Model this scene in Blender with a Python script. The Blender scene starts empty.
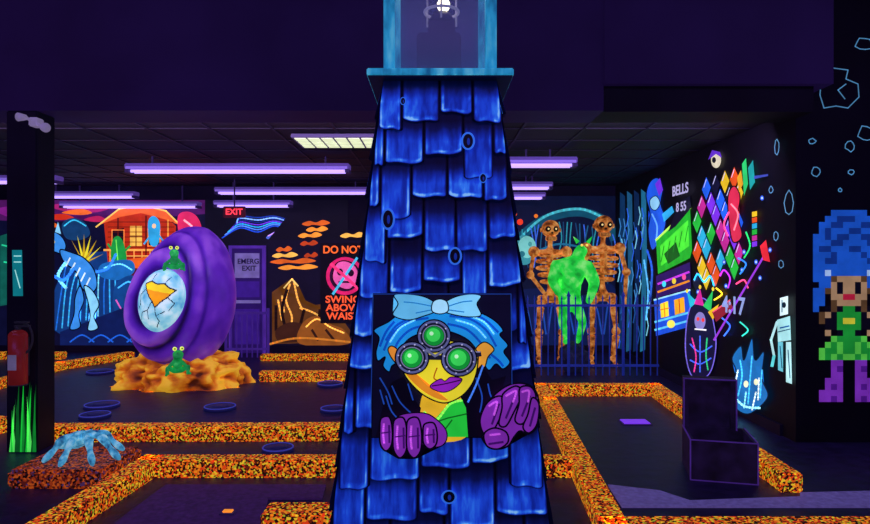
import bpy, bmesh, math, random
from mathutils import Vector, Matrix, noise
random.seed(7)
F=640.0; CX=435.0; CY=262.0; CH=1.55
sc=bpy.context.scene
try: sc.view_settings.view_transform='Standard'
except Exception: pass
# ---------------------------------------------------------------- helpers
def lin(h):
    h=h.lstrip('#'); c=[int(h[i:i+2],16)/255 for i in (0,2,4)]
    return tuple((x/12.92 if x<=.04045 else ((x+.055)/1.055)**2.4) for x in c)+(1,)
_m={}
def paint(h,s=.8,var=.25,rough=.6,scale=6,metal=0):
    k=(h,s,var,rough,scale,metal)
    if k in _m: return _m[k]
    m=bpy.data.materials.new('paint_'+h.strip('#')); m.use_nodes=True
    nt=m.node_tree; b=nt.nodes['Principled BSDF']
    b.inputs['Roughness'].default_value=rough; b.inputs['Metallic'].default_value=metal
    c=lin(h)
    tc=nt.nodes.new('ShaderNodeTexCoord'); n=nt.nodes.new('ShaderNodeTexNoise'); n.inputs['Scale'].default_value=scale; n.inputs['Detail'].default_value=4
    nt.links.new(tc.outputs['Object'],n.inputs['Vector'])
    mr=nt.nodes.new('ShaderNodeMapRange'); mr.inputs['From Min'].default_value=.3; mr.inputs['From Max'].default_value=.7
    mr.inputs['To Min'].default_value=1-var; mr.inputs['To Max'].default_value=1+var*.4
    nt.links.new(n.outputs['Fac'],mr.inputs['Value'])
    mx=nt.nodes.new('ShaderNodeMix'); mx.data_type='RGBA'; mx.blend_type='MULTIPLY'; mx.inputs['Factor'].default_value=1
    mx.inputs['A'].default_value=c
    nt.links.new(mr.outputs['Result'],mx.inputs['B'])
    nt.links.new(mx.outputs['Result'],b.inputs['Base Color'])
    nt.links.new(mx.outputs['Result'],b.inputs['Emission Color'])
    b.inputs['Emission Strength'].default_value=s
    _m[k]=m; return m
def ramp_mat(name,stops,scale=8,s=.5,tex='noise',rough=.7,vec=(1,1,1),detail=5,bump=0,attr=None,lo=.5):
    m=bpy.data.materials.new(name); m.use_nodes=True; nt=m.node_tree; b=nt.nodes['Principled BSDF']
    b.inputs['Roughness'].default_value=rough
    tc=nt.nodes.new('ShaderNodeTexCoord'); mp=nt.nodes.new('ShaderNodeMapping'); mp.inputs['Scale'].default_value=vec
    nt.links.new(tc.outputs['Object'],mp.inputs['Vector'])
    if tex=='noise':
        n=nt.nodes.new('ShaderNodeTexNoise'); n.inputs['Detail'].default_value=detail; out=n.outputs['Fac']
    else:
        n=nt.nodes.new('ShaderNodeTexVoronoi'); sp=nt.nodes.new('ShaderNodeSeparateColor'); nt.links.new(n.outputs['Color'],sp.inputs['Color']); out=sp.outputs['Red']
    n.inputs['Scale'].default_value=scale
    nt.links.new(mp.outputs['Vector'],n.inputs['Vector'])
    if attr:
        a=nt.nodes.new('ShaderNodeAttribute'); a.attribute_name=attr
        mm=nt.nodes.new('ShaderNodeMath'); mm.operation='MULTIPLY'
        m2=nt.nodes.new('ShaderNodeMapRange'); m2.inputs['From Min'].default_value=.28; m2.inputs['From Max'].default_value=.7; m2.inputs['To Min'].default_value=lo; m2.inputs['To Max'].default_value=1.15
        nt.links.new(out,m2.inputs['Value']); nt.links.new(m2.outputs['Result'],mm.inputs[0]); nt.links.new(a.outputs['Fac'],mm.inputs[1]); out=mm.outputs[0]
    r=nt.nodes.new('ShaderNodeValToRGB'); e=r.color_ramp.elements
    if tex!='noise': r.color_ramp.interpolation='CONSTANT'
    while len(e)<len(stops): e.new(.5)
    for el,(p,h) in zip(e,stops): el.position=p; el.color=lin(h)
    nt.links.new(out,r.inputs['Fac'])
    nt.links.new(r.outputs['Color'],b.inputs['Base Color']); nt.links.new(r.outputs['Color'],b.inputs['Emission Color'])
    b.inputs['Emission Strength'].default_value=s
    if bump:
        bp=nt.nodes.new('ShaderNodeBump'); bp.inputs['Strength'].default_value=bump; bp.inputs['Distance'].default_value=.02
        nt.links.new(n.outputs[0],bp.inputs['Height']); nt.links.new(bp.outputs['Normal'],b.inputs['Normal'])
    return m
def link(o,parent=None):
    sc.collection.objects.link(o)
    if parent: o.parent=parent
    return o
def empty(name,loc=(0,0,0)):
    o=bpy.data.objects.new(name,None); o.location=loc; o.empty_display_size=.1
    return link(o)
def mesh(name,v,f,mats,parent=None,smooth=False,mi=None,loc=(0,0,0)):
    me=bpy.data.meshes.new(name); me.from_pydata([tuple(x) for x in v],[],f)
    for m in (mats if isinstance(mats,list) else [mats]): me.materials.append(m)
    if mi: me.polygons.foreach_set('material_index',mi)
    if smooth: me.polygons.foreach_set('use_smooth',[True]*len(me.polygons))
    me.update(); o=bpy.data.objects.new(name,me); o.location=loc
    return link(o,parent)
class MB:
    """mesh builder joining primitives"""
    def __init__(s): s.bm=bmesh.new(); s.mats=[]; s.cur=0
    def m(s,mat):
        if mat not in s.mats: s.mats.append(mat)
        s.cur=s.mats.index(mat); return s
    def _fin(s,vs,M,smooth=False):
        bmesh.ops.transform(s.bm,matrix=M,verts=vs)
        fs=set(f for v in vs for f in v.link_faces)
        for f in fs: f.material_index=s.cur; f.smooth=smooth
        return fs
    def box(s,x0,x1,y0,y1,z0,z1,rot=None,bev=0):
        r=bmesh.ops.create_cube(s.bm,size=1); vs=r['verts']
        c=Vector(((x0+x1)/2,(y0+y1)/2,(z0+z1)/2))
        M=Matrix.Translation(c)@(rot if rot else Matrix())@Matrix.Diagonal((x1-x0,y1-y0,z1-z0,1))
        fs=s._fin(vs,M)
        if bev:
            es=list(set(e for f in fs for e in f.edges))
            r=bmesh.ops.bevel(s.bm,geom=es,offset=bev,segments=2,affect='EDGES')
            for f in r['faces']: f.material_index=s.cur
        return s
    def cyl(s,p0,p1,r0,r1=None,seg=16,smooth=True):
        p0=Vector(p0);p1=Vector(p1); r1=r0 if r1 is None else r1
        d=p1-p0
        r=bmesh.ops.create_cone(s.bm,cap_ends=True,segments=seg,radius1=r0,radius2=max(r1,1e-4),depth=d.length)
        M=Matrix.Translation((p0+p1)/2)@d.to_track_quat('Z','Y').to_matrix().to_4x4()
        s._fin(r['verts'],M,smooth); return s
    def sph(s,c,r,seg=16,rot=None):
        if not hasattr(r,'__len__'): r=(r,r,r)
        q=bmesh.ops.create_uvsphere(s.bm,u_segments=seg,v_segments=max(6,seg*2//3),radius=1)
        s._fin(q['verts'],Matrix.Translation(c)@(rot if rot else Matrix())@Matrix.Diagonal((*r,1)),True); return s
    def torus(s,c,R,r,rot=None,sc3=(1,1,1),seg=24,ms=8,a0=0,a1=2*math.pi):
        full=abs(a1-a0-2*math.pi)<1e-4; n=seg; rings=[]
        M=Matrix.Translation(c)@(rot if rot else Matrix())@Matrix.Diagonal((*sc3,1))
        for i in range(n if full else n+1):
            a=a0+(a1-a0)*i/n; ring=[]
            for j in range(ms):
                b=2*math.pi*j/ms
                ring.append(s.bm.verts.new(M@Vector(((R+r*math.cos(b))*math.cos(a),(R+r*math.cos(b))*math.sin(a),r*math.sin(b)))))
            rings.append(ring)
        for i in range(len(rings) if full else len(rings)-1):
            A=rings[i];B=rings[(i+1)%len(rings)]
            for j in range(ms):
                f=s.bm.faces.new((A[j],B[j],B[(j+1)%ms],A[(j+1)%ms])); f.material_index=s.cur; f.smooth=True
        return s
    def prism(s,pts,z0,z1):
        b=[s.bm.verts.new((p[0],p[1],z0)) for p in pts]; t=[s.bm.verts.new((p[0],p[1],z1)) for p in pts]
        fs=[s.bm.faces.new(t),s.bm.faces.new(b[::-1])]
        for i in range(len(pts)):
            j=(i+1)%len(pts); fs.append(s.bm.faces.new((b[i],b[j],t[j],t[i])))
        for f in fs: f.material_index=s.cur
        return s
    def done(s,name,parent=None,loc=(0,0,0)):
        bmesh.ops.recalc_face_normals(s.bm,faces=s.bm.faces[:])
        me=bpy.data.meshes.new(name); s.bm.to_mesh(me); s.bm.free()
        for m in s.mats: me.materials.append(m)
        o=bpy.data.objects.new(name,me); o.location=loc
        return link(o,parent)
def skin(name,V,E,R,mat,parent=None,root=0,sub=2):
    me=bpy.data.meshes.new(name); me.from_pydata([tuple(v) for v in V],E,[]); me.materials.append(mat)
    o=bpy.data.objects.new(name,me); link(o,parent)
    md=o.modifiers.new('Skin','SKIN'); md.use_smooth_shade=True
    sv=me.skin_vertices[0].data
    for i,r in enumerate(R):
        sv[i].radius=(r,r) if not hasattr(r,'__len__') else r
    for i in range(len(V)): sv[i].use_root=(i==root)
    s=o.modifiers.new('Sub','SUBSURF'); s.levels=sub; s.render_levels=sub
    return o
def cr(pts,closed=True,n=6):
    out=[]; N=len(pts)
    rng=range(N) if closed else range(N-1)
    g=(lambda i: pts[i%N]) if closed else (lambda i: pts[max(0,min(N-1,i))])
    for i in rng:
        p0,p1,p2,p3=g(i-1),g(i),g(i+1),g(i+2)
        for k in range(n):
            t=k/n
            out.append(tuple(.5*((2*b)+(-a+c)*t+(2*a-5*b+4*c-d)*t*t+(-a+3*b-3*c+d)*t**3) for a,b,c,d in zip(p0,p1,p2,p3)))
    if not closed: out.append(tuple(pts[-1]))
    return out
def unp(px,py,plane,off=0):
    p0,n=Vector(plane[0]),Vector(plane[1]).normalized()
    o=Vector((0,0,CH)); d=Vector(((px-CX)/F,1,-(py-CY)/F)); p=p0+n*off
    return o+d*((p-o).dot(n)/d.dot(n))
def fl(px,py,z=0):
    Y=F*(CH-z)/(py-CY); return ((px-CX)/F*Y,Y)
class Flat:
    """flat painted artwork on a wall plane; every call adds one coat of paint"""
    def __init__(s,plane,off=.002,step=.0006,s_=.8): s.pl=plane; s.off=off; s.step=step; s.bm=bmesh.new(); s.mats=[]; s.st=s_
    def face(s,pts,col,st=None,var=.25):
        mat=paint(col,s.st if st is None else st,var)
        if mat not in s.mats: s.mats.append(mat)
        vs=[s.bm.verts.new(unp(x,y,s.pl,s.off)) for x,y in pts]
        f=s.bm.faces.new(vs); f.material_index=s.mats.index(mat)
    def p(s,pts,col,sm=False,**k):
        if sm: pts=cr(pts)
        s.face(pts,col,**k); s.off+=s.step; return s
    def c(s,x,y,rx,ry,col,n=28,**k):
        s.face([(x+rx*math.cos(2*math.pi*i/n),y+ry*math.sin(2*math.pi*i/n)) for i in range(n)],col,**k); s.off+=s.step; return s
    def l(s,pts,w,col,closed=False,sm=False,**k):
        if sm: pts=cr(pts,closed)
        if closed: pts=list(pts)+[pts[0]]
        for i in range(len(pts)-1):
            (x0,y0),(x1,y1)=pts[i],pts[i+1]; L=math.hypot(x1-x0,y1-y0) or 1
            ww=w/2; nx,ny=-(y1-y0)/L*ww,(x1-x0)/L*ww; ex,ey=(x1-x0)/L*ww*.5,(y1-y0)/L*ww*.5
            s.face([(x0+nx-ex,y0+ny-ey),(x1+nx+ex,y1+ny+ey),(x1-nx+ex,y1-ny+ey),(x0-nx-ex,y0-ny-ey)],col,**k)
        s.off+=s.step; return s
    def po(s,pts,col,oc='#050510',w=1.2,sm=True):
        s.p(pts,col,sm); s.l(pts,w,oc,True,sm); return s
    def done(s,name,parent=None):
        bmesh.ops.triangulate(s.bm,faces=[f for f in s.bm.faces if len(f.verts)>4],ngon_method='EAR_CLIP')
        me=bpy.data.meshes.new(name); s.bm.to_mesh(me); s.bm.free()
        for m in s.mats: me.materials.append(m)
        o=bpy.data.objects.new(name,me); return link(o,parent)
def text(body,px,py,h,plane,col,parent,rot=(math.pi/2,0,0),off=.03,s=.8,sx=1,name='lettering',sp=1):
    cu=bpy.data.curves.new(name,'FONT'); cu.body=body; cu.align_x='CENTER'; cu.align_y='CENTER'; cu.extrude=.001; cu.space_line=sp
    cu.materials.append(paint(col,s,0))
    o=bpy.data.objects.new(name,cu); P=unp(px,py,plane,off); o.location=P
    cu.size=h/F*P.y*1.4; cu.offset=cu.size*.022; o.rotation_euler=rot; o.scale=(sx,1,1)
    return link(o,parent)
# ---------------------------------------------------------------- room
BY=11.0; RX=3.1; FY=5.5; CZ=2.86; HZ=4.2; LX=-8.3; GX=6.0; BF=5.2; BZ=2.78
wall_m=ramp_mat('wall_dark_paint',[(.3,'#07061a'),(.7,'#120b30')],2,.22)
black_m=ramp_mat('wall_black_paint',[(.3,'#04040c'),(.7,'#090718')],2,.15)
purp_m=ramp_mat('bulkhead_purple_paint',[(.3,'#170a34'),(.7,'#1f1042')],1.2,.42)
ceil_m=ramp_mat('ceiling_black_tile',[(.3,'#05030b'),(.7,'#0c081a')],3,.2)
floor_m=ramp_mat('floor_dark_carpet',[(.3,'#0a0620'),(.7,'#150d38')],9,.35,rough=.5,bump=.2)
def wall(name,x0,x1,y0,y1,z0,z1,m):
    return MB().m(m).box(x0,x1,y0,y1,z0,z1).done(name)
wall('floor',LX,GX,-1.5,BY+.15,-.1,0,floor_m)
wall('wall_back',LX,RX+.15,BY,BY+.15,0,CZ,wall_m)
wall('wall_left',LX-.15,LX,-1.5,BY+.15,0,HZ,wall_m)
wall('wall_right',RX,RX+.15,FY+.15,BY,0,CZ,black_m)
wall('wall_front_right',RX,GX,FY,FY+.15,0,HZ,black_m)
wall('wall_far_right',GX,GX+.15,-1.5,FY+.15,0,HZ,wall_m)
wall('wall_behind',LX,GX,-1.65,-1.5,0,HZ,wall_m)
wall('ceiling',LX,RX,FY+.15,BY,CZ,CZ+.1,ceil_m)
wall('ceiling_high',LX,GX,-1.5,FY,HZ,HZ+.1,ceil_m)
b=MB().m(purp_m).box(LX,1.37,BF,FY+.15,BZ,HZ); b.m(ceil_m).box(1.37,RX,BF+.04,FY+.15,BZ,2.99); b.m(purp_m).box(1.37,RX+.12,BF-.03,FY+.0,2.99,HZ); b.done('wall_bulkhead')
BACK=((0,BY,0),(0,-1,0)); RIGHT=((RX,0,0),(-1,0,0)); FRONT=((0,FY,0),(0,-1,0))
wall('baseboard_back',LX,RX,BY-.03,BY,0,.12,paint('#100a28',.2))
wall('baseboard_right',RX-.03,RX,FY+.2,BY-.05,0,.1,paint('#100a28',.2))
g=MB().m(paint('#100a20',.2,0))
for i in range(1,19):
    x=LX+i*.61
    if x<RX-.1: g.box(x-.012,x+.012,FY+.2,BY-.02,CZ-.012,CZ)
for i in range(1,9):
    y=FY+.15+i*.61; g.box(LX+.02,RX-.02,y-.012,y+.012,CZ-.01,CZ)
g.done('trim_ceiling_grid')
# ---------------------------------------------------------------- fluorescent fixtures
house=paint('#5a4298',.6,.1); tube=paint('#b898ff',1.6,0); endm=paint('#2a1c50',.4,0)
def fixture(x0,x1,y,z):
    b=MB().m(house).box(x0,x1,y-.1,y+.1,z,z+.07,bev=.01)
    b.m(paint('#8468d0',.8,0)).box(x0+.02,x1-.02,y-.11,y-.1,z+.0,z+.03)
    b.m(tube)
    b.cyl((x0+.06,y-.05,z-.02),(x1-.06,y-.05,z-.02),.018,seg=10).cyl((x0+.06,y+.05,z-.02),(x1-.06,y+.05,z-.02),.018,seg=10)
    b.m(endm).box(x0,x0+.05,y-.09,y+.09,z-.04,z).box(x1-.05,x1,y-.09,y+.09,z-.04,z)
    for x in (x0+.3,x1-.3): b.box(x-.01,x+.01,y-.01,y+.01,z+.07,CZ-.012)
    b.done('fluorescent_fixture')
def fixpx(p0,p1,py,z,**k):
    Y=F*(z-CH)/(CY-py); fixture((p0-CX)/F*Y,(p1-CX)/F*Y,Y,z,**k)
fixpx(128,350,170,2.68); fixpx(216,374,192,2.68); fixpx(38,137,196,2.66)
fixpx(500,576,164,2.68); fixpx(506,552,187,2.68)
fixpx(62,200,206,2.5); fixpx(215,292,205,2.48); fixpx(500,545,197,2.6); fixpx(-60,60,181,2.68)
Y=F*(CZ-.03-CH)/(CY-141); x0=(297-CX)/F*Y;x1=(378-CX)/F*Y
b=MB().m(paint('#5a5078',.4,0)).box(x0,x1,Y-.3,Y+.3,CZ-.05,CZ-.012,bev=.005)
for i in range(6):
    a=x0+.03+i*(x1-x0-.04)/6
    for j in range(3): b.m(paint('#e4f0c0',1.1,.2)).box(a,a+(x1-x0)/6-.03,Y-.27+j*.19,Y-.27+j*.19+.15,CZ-.056,CZ-.049)
b.done('ceiling_light_panel')
# ---------------------------------------------------------------- LIGHTHOUSE
LC=Vector((.025,3.41,0)); H0=.527; K=.104; TZ=2.44
def half(z): return H0-K*z
lh=empty('lighthouse')
v=[];f=[]
for z in (0,TZ):
    h=half(z)-.003
    v+=[(LC.x-h,LC.y-h,z),(LC.x+h,LC.y-h,z),(LC.x+h,LC.y+h,z),(LC.x-h,LC.y+h,z)]
f=[(3,2,1,0),(4,5,6,7)]+[(i,(i+1)%4,4+(i+1)%4,4+i) for i in range(4)]
mesh('tower_body',v,f,paint('#02020c',.1),lh)
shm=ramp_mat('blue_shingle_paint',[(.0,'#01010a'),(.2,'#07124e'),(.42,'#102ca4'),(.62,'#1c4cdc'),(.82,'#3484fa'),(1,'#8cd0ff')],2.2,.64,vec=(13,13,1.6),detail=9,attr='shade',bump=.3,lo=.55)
V=[];FA=[];SH=[]
def P3(side,u,z,o):
    h=half(z)
    u=max(-h-.004,min(h+.004,u))
    p=Vector((u,-(h+o),z))
    return Matrix.Rotation(side*math.pi/2,3,'Z')@p+LC
SS=[0,.02,.05,.09,.15,.24,.36,.5,.64,.76,.85,.91,.95,.98,1]; NX=14
TT=[0,.02,.045,.08,.14,.22,.34,.46,.56,.68,.8,.9,1]; N=12
for side in range(4):
    zb=-.03; row=0
    while zb<TZ-.08:
        zt=min(zb+.34,TZ); u=-.6+(.13 if row%2 else 0)+random.uniform(0,.05)
        while u<.6:
            w=random.choice([.15,.19,.22,.25])*(1-.12*zb)
            u1=u+w; hb=half(max(zb,0))
            if u1>-hb and u<hb:
                a=max(u,-hb-.004); c=min(u1,hb+.004)
                if c-a>.03:
                    j=random.choice([-.06,-.035,0,.03,.05]); jl=j+random.uniform(-.012,.012); jr=j+random.uniform(-.012,.012)
                    base=len(V); br=random.uniform(.74,1.06); lift=random.uniform(0,.008)
                    hc=random.uniform(.3,.7); ph=random.uniform(0,6)
                    for jj in range(N+1):
                        t=TT[jj]
                        for ii in range(NX+1):
                            s=SS[ii]
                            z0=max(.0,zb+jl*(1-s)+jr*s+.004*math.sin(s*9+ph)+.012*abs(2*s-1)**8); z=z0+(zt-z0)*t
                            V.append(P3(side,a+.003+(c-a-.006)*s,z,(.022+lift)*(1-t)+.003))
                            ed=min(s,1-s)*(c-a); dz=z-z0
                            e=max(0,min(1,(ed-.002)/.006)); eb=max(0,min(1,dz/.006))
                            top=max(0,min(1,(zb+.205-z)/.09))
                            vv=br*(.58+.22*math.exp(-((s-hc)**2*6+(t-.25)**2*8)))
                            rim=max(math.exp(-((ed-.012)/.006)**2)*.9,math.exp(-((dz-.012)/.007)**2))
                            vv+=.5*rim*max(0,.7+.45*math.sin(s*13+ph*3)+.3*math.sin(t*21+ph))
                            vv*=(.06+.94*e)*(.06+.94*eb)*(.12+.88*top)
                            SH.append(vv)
                    W=NX+1
                    for jj in range(N):
                        for ii in range(NX):
                            q=base+jj*W+ii; FA.append((q,q+1,q+W+1,q+W))
                    rim_=[base+i for i in range(W)]+[base+i*W+NX for i in range(1,N+1)]
                    riml=[base+i*W for i in range(N+1)]
                    for chain in (rim_,riml):
                        pv=None
                        for q in chain:
                            p=V[q]; d=(LC-p); d.z=0
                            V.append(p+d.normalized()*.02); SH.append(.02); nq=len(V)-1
                            if pv: FA.append((pv[0],q,nq,pv[1]))
                            pv=(q,nq)
            u=u1
        zb+=.205; row+=1
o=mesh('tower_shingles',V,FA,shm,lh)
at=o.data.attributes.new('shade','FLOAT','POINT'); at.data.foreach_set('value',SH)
TF=((LC.x,LC.y-H0,0),(0,-1,K))
kn=Flat(TF,.034,.0006,.7)
for x,y,a,b_ in [(468,141,7,9),(388,219,7,11),(455,256,7,9),(449,497,8,7),(483,178,4,5),(403,101,3,4)]:
    kn.c(x,y,a,b_,'#3478f0').c(x,y,a*.72,b_*.8,'#020310').c(x+.5,y+.5,a*.22,b_*.4,'#12309a')
kn.done('tower_knots',lh)
cy=ramp_mat('cyan_weathered_paint',[(.25,'#0a5a8a'),(.5,'#2aa6cf'),(.8,'#7fe0ee')],6,.55,vec=(3,3,1),rough=.6)
b=MB().m(cy).box(LC.x-.352,LC.x+.352,LC.y-.352,LC.y+.352,TZ+.004,TZ+.038,bev=.005)
b.m(paint('#06102c',.2,0)).box(LC.x-.347,LC.x+.347,LC.y-.347,LC.y+.347,TZ-.002,TZ+.005)
b.done('gallery_plate',lh)
b=MB().m(cy)
for sx in(-1,1):
    for sy in(-1,1):
        x=LC.x+sx*.25;y=LC.y+sy*.25; b.box(x-.027,x+.027,y-.027,y+.027,TZ+.038,TZ+.75)
for sy in (-1,1):
    b.box(LC.x-.223,LC.x+.223,LC.y+sy*.25-.02,LC.y+sy*.25+.02,TZ+.038,TZ+.06); b.box(LC.x+sy*.25-.02,LC.x+sy*.25+.02,LC.y-.223,LC.y+.223,TZ+.038,TZ+.06)
b.done('lantern_cage',lh)
# acrylic panes of the lantern room
gl=bpy.data.materials.new('lantern_acrylic'); gl.use_nodes=True; gb=gl.node_tree.nodes['Principled BSDF']
gb.inputs['Base Color'].default_value=(.25,.35,.6,1); gb.inputs['Roughness'].default_value=.12; gb.inputs['Alpha'].default_value=.2
gb.inputs['Emission Color'].default_value=(.10,.12,.35,1); gb.inputs['Emission Strength'].default_value=.25
b=MB().m(gl)
for sy in (-1,1):
    b.box(LC.x-.222,LC.x+.222,LC.y+sy*.25-.003,LC.y+sy*.25+.003,TZ+.062,TZ+.748); b.box(LC.x+sy*.25-.003,LC.x+sy*.25+.003,LC.y-.222,LC.y+.222,TZ+.062,TZ+.748)
b.done('lantern_panes',lh)
b=MB().m(paint('#0c1030',.2)).box(LC.x-.36,LC.x+.36,LC.y-.36,LC.y+.36,TZ+.75,TZ+.8)
b.m(paint('#1a4ad8',.5)).cyl((LC.x,LC.y,TZ+.8),(LC.x,LC.y,TZ+1.2),.48,.02,seg=4,smooth=False).m(cy).sph((LC.x,LC.y,TZ+1.22),.05)
b.done('lantern_roof',lh)
gr=paint('#34304a',.35,.2,.4)
b=MB().m(gr).box(LC.x-.12,LC.x+.11,LC.y-.1,LC.y+.1,TZ+.038,TZ+.30,bev=.01).box(LC.x-.06,LC.x+.08,LC.y-.05,LC.y+.05,TZ+.30,TZ+.38)
b.cyl((LC.x+.01,LC.y,TZ+.38),(LC.x+.01,LC.y,TZ+.43),.075,.05)
b.m(paint('#fff4d0',5,0)).sph((LC.x+.02,LC.y-.02,TZ+.47),.035)
b.m(paint('#8a86a8',.6,.2,.3)).torus((LC.x+.01,LC.y,TZ+.44),.09,.008)
for a in range(3):
    aa=a*2.09+.5; b.cyl((LC.x+.01+.09*math.cos(aa),LC.y+.09*math.sin(aa),TZ+.38),(LC.x+.01+.09*math.cos(aa),LC.y+.09*math.sin(aa),TZ+.6),.006,seg=6)
b.m(gr).cyl((LC.x+.01,LC.y,TZ+.6),(LC.x+.01,LC.y,TZ+.75),.1,.06)
b.done('beacon_lamp',lh)
# painting on the tower
pt=Flat(TF,.050,.0004,.85)
hl=[(381,424),(384,416),(391,415),(396,418),(404,414),(412,416),(424,413),(436,418),(446,430),(447,441),(440,447),(428,446),(424,452),(418,458),(409,459),(404,456),(399,459),(393,455),(391,448),(385,451),(380,446),(379,434)]
hr=[(487,403),(499,391),(512,384),(526,384),(535,390),(539,402),(538,416),(536,428),(528,434),(520,431),(514,437),(508,446),(498,449),(488,446),(482,438),(483,430),(480,420),(482,410)]
def board(pts,name,t=.014,o0=.034):
    pl=(Vector(TF[0]),Vector(TF[1])); b=bmesh.new()
    A=[b.verts.new(unp(x,y,pl,o0+t)) for x,y in pts]; B=[b.verts.new(unp(x,y,pl,o0)) for x,y in pts]
    b.faces.new(A); b.faces.new(B[::-1])
    for i in range(len(pts)):
        j=(i+1)%len(pts); b.faces.new((A[i],A[j],B[j],B[i]))
    bmesh.ops.triangulate(b,faces=[f for f in b.faces if len(f.verts)>4],ngon_method='EAR_CLIP')
    me=bpy.data.meshes.new(name); b.to_mesh(me); me.materials.append(paint('#03030e',.3)); link(bpy.data.objects.new(name,me),lh)
board([(373,293),(511,293),(512,438),(371,438)],'painting_board')
board(cr(hl),'painting_board_hand_left'); board(cr(hr),'painting_board_hand_right')
K0='#04030f'
pt.p([(374,294),(510,294),(511,437),(372,437)],'#080820')
pt.po([(376,352),(379,338),(374,330),(388,322),(398,315),(415,310),(436,312),(458,309),(478,312),(494,320),(503,330),(500,335),(508,345),(504,352),(510,362),(503,369),(496,364),(488,370),(478,352),(465,338),(440,330),(414,336),(402,347),(398,361),(392,366),(389,372),(383,366),(385,357),(378,361)],'#1a90dc',K0,1.5)
for s_ in [[(384,350),(392,334),(408,322),(428,318)],[(393,356),(398,342),(410,330),(426,325)],[(450,316),(470,319),(486,330),(496,346)],[(448,324),(466,329),(480,342),(490,358)],[(460,313),(482,318),(498,332)],[(386,340),(396,326),(410,318)],[(380,346),(386,332),(394,322)],[(488,352),(498,360),(503,366)]]:
    pt.l(s_,2.4,'#0b50b4',sm=True)
for s_ in [[(390,342),(400,328),(415,320)],[(456,320),(474,326),(486,338)],[(470,316),(484,322),(494,334)]]:
    pt.l(s_,1.6,'#7fe0ff',sm=True)
pt.po([(436,304),(425,297),(408,294),(394,295),(398,304),(393,315),(408,320),(424,316),(436,311)],'#62bce4',K0)
pt.po([(443,304),(455,297),(470,294),(481,296),(477,304),(481,315),(470,317),(455,315),(443,311)],'#7fd4f4',K0)
pt.po([(433,302),(440,299),(447,302),(448,311),(440,314),(432,311)],'#a8e6ff',K0)
for s_ in [[(431,306),(415,303),(404,302)],[(431,310),(416,313)],[(449,306),(462,302),(472,301)],[(449,310),(464,312)]]: pt.l(s_,1.3,'#2a7fb8',sm=True)
pt.po([(399,352),(392,346),(388,350),(393,360),(402,368)],'#e89030',K0)
pt.po([(474,352),(484,342),(494,349),(488,357),(484,368),(474,370)],'#f0a838',K0)
pt.p([(423,394),(448,404),(462,396),(466,437),(424,437)],'#e8b824',True)
pt.p([(416,437),(421,412),(436,418),(450,402),(462,399),(468,412),(470,437)],'#22c83a',sm=False)
pt.l([(424,412),(436,420),(450,404),(464,400)],2.2,'#9cff60',sm=True)
pt.l([(430,424),(448,418),(466,414)],1.5,'#0c6a1c').l([(440,436),(452,420)],1.5,'#0c6a1c')
pt.p([(376,437),(384,400),(392,382),(404,376),(412,396),(421,408),(416,437)],K0)
pt.p([(468,437),(466,408),(460,396),(470,376),(482,364),(492,380),(506,376),(500,396),(511,408),(511,437)],K0)
for s_ in [[(392,386),(400,402),(412,414)],[(386,396),(392,412),(404,424)],[(476,378),(482,396),(480,412)],[(488,384),(492,398),(504,406)],[(408,384),(413,400)],[(380,378),(388,392),(392,404)],[(380,390),(384,404)]]: pt.l(s_,1.4,'#1c48a8',sm=True)
pt.l([(483,366),(476,385),(468,402)],1.8,'#4a8af0',sm=True)
pt.po([(400,350),(405,345),(420,342),(440,340),(462,343),(476,350),(478,362),(474,380),(464,394),(450,402),(438,402),(422,394),(408,380),(401,366)],'#ecdc2c',K0,1.4)
pt.p([(402,366),(409,378),(423,391),(438,399),(448,400),(436,392),(424,382),(413,371)],'#e08a20',True)
pt.l([(437,368),(434,378),(440,381)],1.4,'#a05a10',sm=True)
pt.po([(430,386),(440,379),(445,381),(451,377),(462,379),(456,387),(446,392),(437,391)],'#8a20b0',K0,1)
pt.l([(432,386),(444,384),(461,380)],1.2,'#30063c',sm=True)
pt.l([(397,352),(412,357),(460,358),(480,354)],5,'#181830').l([(397,350),(480,352)],1.2,'#8a8ab0')
for x,y,r in [(434,336,16),(412,358,16),(459,359,17)]:
    pt.c(x,y,r+1.5,r+1,K0).c(x,y,r,r-.5,'#5a6090').c(x,y,r-2.2,r-2.7,'#15162a').c(x,y,r-4.4,r-4.9,'#7a80a0').c(x,y,r-5.5,r-5.8,'#05210c')
    pt.c(x,y,r-6.1,r-6.4,'#0f9a34').c(x-.6,y-1,r-9,r-9.2,'#3ce058').c(x-2.5,y-2.5,2,2,'#c8ffc8')
    for a in range(8):
        aa=a*math.pi/4+.2; pt.c(x+(r-2)*math.cos(aa),y+(r-2.5)*math.sin(aa),.8,.8,'#c0c0e0',n=8)
pt.l([(426,350),(435,356),(445,350)],2.5,'#6a6f90')
GP='#7c2aa4';GL='#c458d8';GD='#3c0e60'
pt.po([(396,420),(404,414),(424,413),(436,419),(446,430),(446,441),(438,447),(420,444),(402,436)],GP,K0)
for fx,fy,w,h in [(386,434,6.2,17),(400,438,7,20),(414,438,7.5,20),(430,436,7,13)]:
    pt.po([(fx-w*.8,fy-h*.9),(fx+w*.5,fy-h),(fx+w,fy-h*.3),(fx+w*.9,fy+h*.6),(fx,fy+h),(fx-w*.9,fy+h*.6),(fx-w,fy-h*.2)],GP,K0,1.8)
    pt.l([(fx-w*.35,fy-h*.6),(fx-w*.45,fy),(fx-w*.3,fy+h*.55)],2,GL,sm=True)
    pt.l([(fx-w*.7,fy-h*.05),(fx+w*.7,fy-h*.12)],1.4,GD).l([(fx+w*.5,fy-h*.5),(fx+w*.55,fy+h*.5)],2,GD,sm=True)
pt.po(hr,GP,K0,1.8)
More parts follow.
